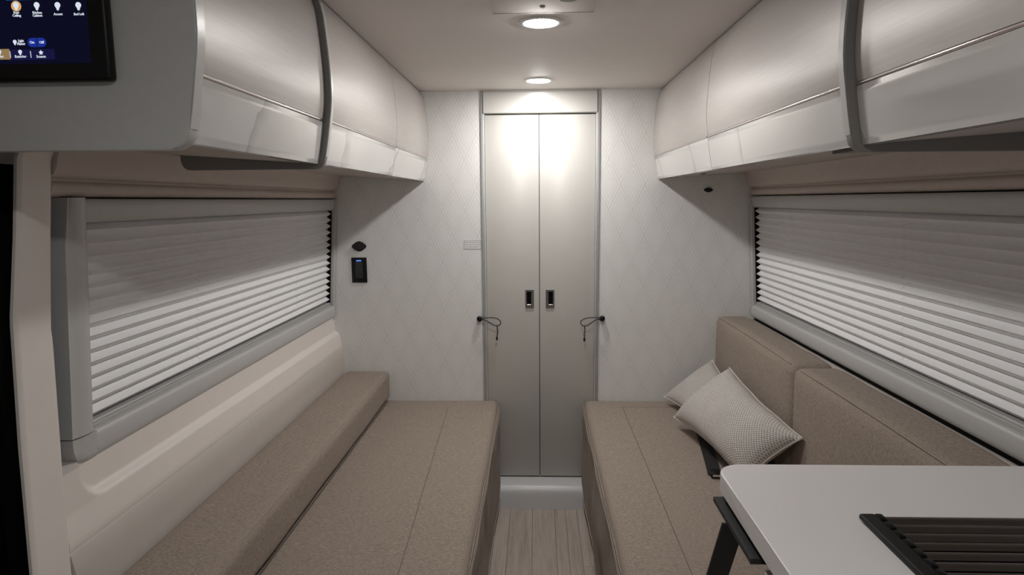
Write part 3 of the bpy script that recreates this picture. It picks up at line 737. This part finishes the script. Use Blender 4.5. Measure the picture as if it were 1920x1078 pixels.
TA = pix(1372, 985, 'y', 1.12); TB = Vector((TA.x-0.004, TA.y+0.20, 0.512))
TA = Vector((0.3465, 1.115, 0.8715))
ga = pix(1346, 1078, 'y', 1.17)
dirv = (ga-TA); TB = TA + dirv*((0.512-TA.z)/dirv.z)
def leg(u, v):
    p = TA.lerp(TB, u); return (p.x+(v-0.5)*0.012, p.y+(v-0.5)*0.050, p.z)
def leg2(u, v):
    p = TA.lerp(TB, u); return (p.x-0.020+v*0.040, p.y, p.z)
slab('support_leg', BRACKET, br, leg2, 10, 2, (0, 0.005, 0), 20)

# ------------------------------------------------------------------ ceiling lights and roof vent
for (lx, ly, lab) in ((0.013, 1.909, 'lit round ceiling downlight nearest the roof vent'), (0.010, 2.801, 'lit round ceiling downlight just in front of the door'), (0.013, 0.125, 'lit round ceiling downlight above the galley, nearest the viewer')):
    t = thing('ceiling_light', lab, 'light', (lx, ly, ZC-0.008), 'ceiling downlights')
    lt('trim_ring', WHITE_PL, t, [(0.047, ZC-0.001), (0.047, ZC-0.0045), (0.050, ZC-0.0050), (0.055, ZC-0.0045), (0.0625, ZC-0.0015), (0.0625, ZC-0.0003), (0.047, ZC-0.0003)], (lx, ly, 0), n=48)
    lt('lens', LENS, t, [(0, ZC-0.0098), (0.018, ZC-0.0094), (0.034, ZC-0.0078), (0.0425, ZC-0.0058), (0.0465, ZC-0.0038), (0.0465, ZC-0.001), (0, ZC-0.001)], (lx, ly, 0), n=48)
v = thing('roof_vent', 'square ceiling vent cover with a small dark screw above the nearest downlight', 'vent', (0.018, 1.55, ZC-0.010))
box('cover', mat('matte_vent_cover', (0.74, 0.69, 0.655), 0.95, spec=0.05), v, -0.113, 0.150, 1.40, 1.812, ZC-0.0018, ZC-0.0002, bev=0.0006)
pr('front_lip', WHITE_PL, v, [(1.8125, ZC-0.0002), (1.8125, ZC-0.0035), (1.816, ZC-0.0030), (1.820, ZC-0.0002)], 'x', -0.113, 0.150)
c = pix(1017, 12, 'z', ZC-0.004)
lt('screw', STEEL, v, [(0, c.z-0.004), (0.005, c.z-0.004), (0.0075, c.z-0.001), (0.0075, c.z+0.0022), (0, c.z+0.0022)], (c.x, c.y, 0), n=20)
c = pix(1066, -6, 'z', ZC-0.0056)
lt('dial', mat('grey_dial', (0.30, 0.28, 0.27), 0.5), v, [(0, c.z-0.006), (0.022, c.z-0.006), (0.028, c.z-0.001), (0.028, c.z+0.0038), (0, c.z+0.0038)], (c.x, c.y, 0), n=32)

# ------------------------------------------------------------------ fixtures on the end wall
p = pix(673, 462, 'y', YW-0.006)
def rhomb(c, w_, h_):
    pts = []
    base = [(1, 0), (0.93, 0.28), (0.45, 0.80), (0, 1), (-0.45, 0.80), (-0.93, 0.28), (-1, 0), (-0.93, -0.28), (-0.45, -0.80), (0, -1), (0.45, -0.80), (0.93, -0.28)]
    return [(c.x+v_.x*w_/2, c.z+v_.y*h_/2) for v_ in catmull([(a, b, 0) for a, b in base], 3, True)]
def wallcap(c, w_, h_, label):
    t = thing('wall_fixture', label, 'wall fixture', (c.x, YW, c.z-h_/2), 'black oval fixtures on the end wall')
    pr('base_ring', BLACK, t, rhomb(c, w_, h_), 'y', YW-0.006, YW-0.0002, bev=0.001)
    pr('cover', RUBBER, t, rhomb(c, w_*0.86, h_*0.84), 'y', YW-0.013, YW-0.006, bev=0.004, seg=3)
wallcap(p, 0.066, 0.047, 'black rounded diamond-shaped wall fixture above the outlet')
wallcap(pix(1329, 356, 'y', YW-0.008), 0.040, 0.021, 'small black oval wall fixture under the right cabinet')
c = pix(1318, 324, 'z', 1.540)
t = thing('underside_button', 'tiny black round button on the underside of the far right cabinet', 'button', (c.x, c.y, 1.534))
lt('button_base', BLACK, t, [(0, 1.5385), (0.014, 1.5385), (0.014, 1.5430), (0, 1.5430)], (c.x, c.y, 0), n=24)
lt('button_cap', RUBBER, t, [(0, 1.5340), (0.008, 1.5345), (0.011, 1.5365), (0.011, 1.5384), (0, 1.5384)], (c.x, c.y, 0), n=24)
a, b = pix(658.5, 483, 'y', YW-0.006), pix(688.5, 530, 'y', YW-0.006)
t = thing('wall_outlet', 'black power outlet with glowing blue charging port on the wallpapered wall', 'outlet', ((a.x+b.x)/2, YW, b.z))
box('cover_plate', BLACK, t, a.x, b.x, YW-0.006, YW-0.0002, b.z, a.z, bev=0.0015)
cx, hh = (a.x+b.x)/2, a.z-b.z
dk = mat('outlet_insert', (0.016, 0.020, 0.019), 0.3)
box('insert', dk, t, cx-0.0165, cx+0.0165, YW-0.0075, YW-0.004, b.z+0.024, a.z-0.020)
for zz_ in (a.z-0.042, b.z+0.040):
    for dx_ in (-0.006, 0.006): box('slot', DARK, t, cx+dx_-0.0012, cx+dx_+0.0012, YW-0.0079, YW-0.006, zz_-0.004, zz_+0.004)
    lt('ground_hole', DARK, t, [(0, -0.0079), (0.0022, -0.0079), (0.0022, -0.006), (0, -0.006)], (cx, YW, zz_-0.010), 'y', 12)
box('usb_light', LED, t, cx-0.012, cx+0.011, YW-0.0078, YW-0.004, a.z-0.0175, a.z-0.0118)
a, b = pix(869.5, 451, 'y', YW-0.001), pix(902.5, 467.5, 'y', YW-0.001)
t = thing('notice_label', 'small framed printed notice label on the wall left of the door', 'label', ((a.x+b.x)/2, YW, b.z))
b.x = min(b.x, -0.2535)
box('paper', PAPER, t, a.x, b.x, YW-0.0008, YW-0.0001, b.z, a.z)
bm = bmesh.new(); e = 0.0016; m_ = 0.0012
for q in ((a.x+m_, b.x-m_, a.z-m_-e, a.z-m_), (a.x+m_, b.x-m_, b.z+m_, b.z+m_+e), (a.x+m_, a.x+m_+e, b.z+m_, a.z-m_), (b.x-m_-e, b.x-m_, b.z+m_, a.z-m_)): bx(bm, q[0], q[1], YW-0.0012, YW-0.0007, q[2], q[3])
fin('border', bm, INK, t, 0)
bm = bmesh.new()
for row in range(3):
    z_ = a.z-0.0095-row*0.0098; x_ = a.x+0.006
    while x_ < b.x-0.008:
        w_ = 0.002+0.0035*random.random(); h_ = 0.0022+0.0012*random.random(); bx(bm, x_, min(x_+w_, b.x-0.005), YW-0.0012, YW-0.0007, z_-h_, z_+h_*0.6); x_ += w_+0.0012
fin('print', bm, mat('faint_print', (0.52, 0.51, 0.50), 0.8), t, 0)

# bungee door ties: knob on the wall, cord loop, pull tail with a barrel toggle
def tie(lab, knob, loop, tail, tog):
    S7 = 270/1920.0
    def W(q, y): return pix(880+q[0]*S7, 530+q[1]*S7, 'y', y)
    k = W(knob, YW-0.02); k0 = Vector((k.x, YW, k.z))
    t = thing('door_tie', lab, 'bungee tie', k0, 'black bungee ties flanking the door')
    lt('knob', BLACK, t, [(0, -0.026), (0.008, -0.0255), (0.0125, -0.021), (0.0135, -0.015), (0.0125, -0.010), (0.009, -0.007), (0.009, -0.0003), (0, -0.0003)], k0, 'y', 28)
    y = YW-0.034
    pts = [Vector((k.x, YW-0.022, k.z))] + [W(q, y) for q in loop] + [Vector((k.x, YW-0.022, k.z-0.0035))]
    tb('cord_loop', RUBBER, t, catmull(pts, 6), 0.0021, 8)
    T = [W(q, y) for q in tail]
    for dx_ in (-0.0016, 0.0016): tb('pull_tail', RUBBER, t, catmull([p_+Vector((dx_*(1 if 0 < i < len(T)-1 else 0.4), 0, 0)) for i, p_ in enumerate(T)], 4), 0.0013, 6)
    q = W(tog, y)
    bm = bmesh.new(); lathe(bm, [(0, -0.009), (0.0035, -0.0085), (0.0044, -0.006), (0.0044, 0.004), (0.0030, 0.007), (0.0024, 0.009), (0, 0.009)], q, 'z', 16); fin('toggle', bm, BLACK, t)
tie('black bungee tie hooked on a knob left of the door', (135, 485), [(200, 471), (330, 469), (395, 496), (418, 535), (388, 572), (330, 570), (262, 527), (200, 495)], [(370, 570), (374, 630), (378, 670), (368, 715)], (368, 742))
tie('black bungee tie hooked on a knob right of the door', (1772, 480), [(1700, 467), (1580, 470), (1500, 502), (1484, 540), (1515, 574), (1575, 572), (1640, 525), (1700, 492)], [(1536, 572), (1540, 640), (1532, 690), (1534, 730)], (1533, 757))
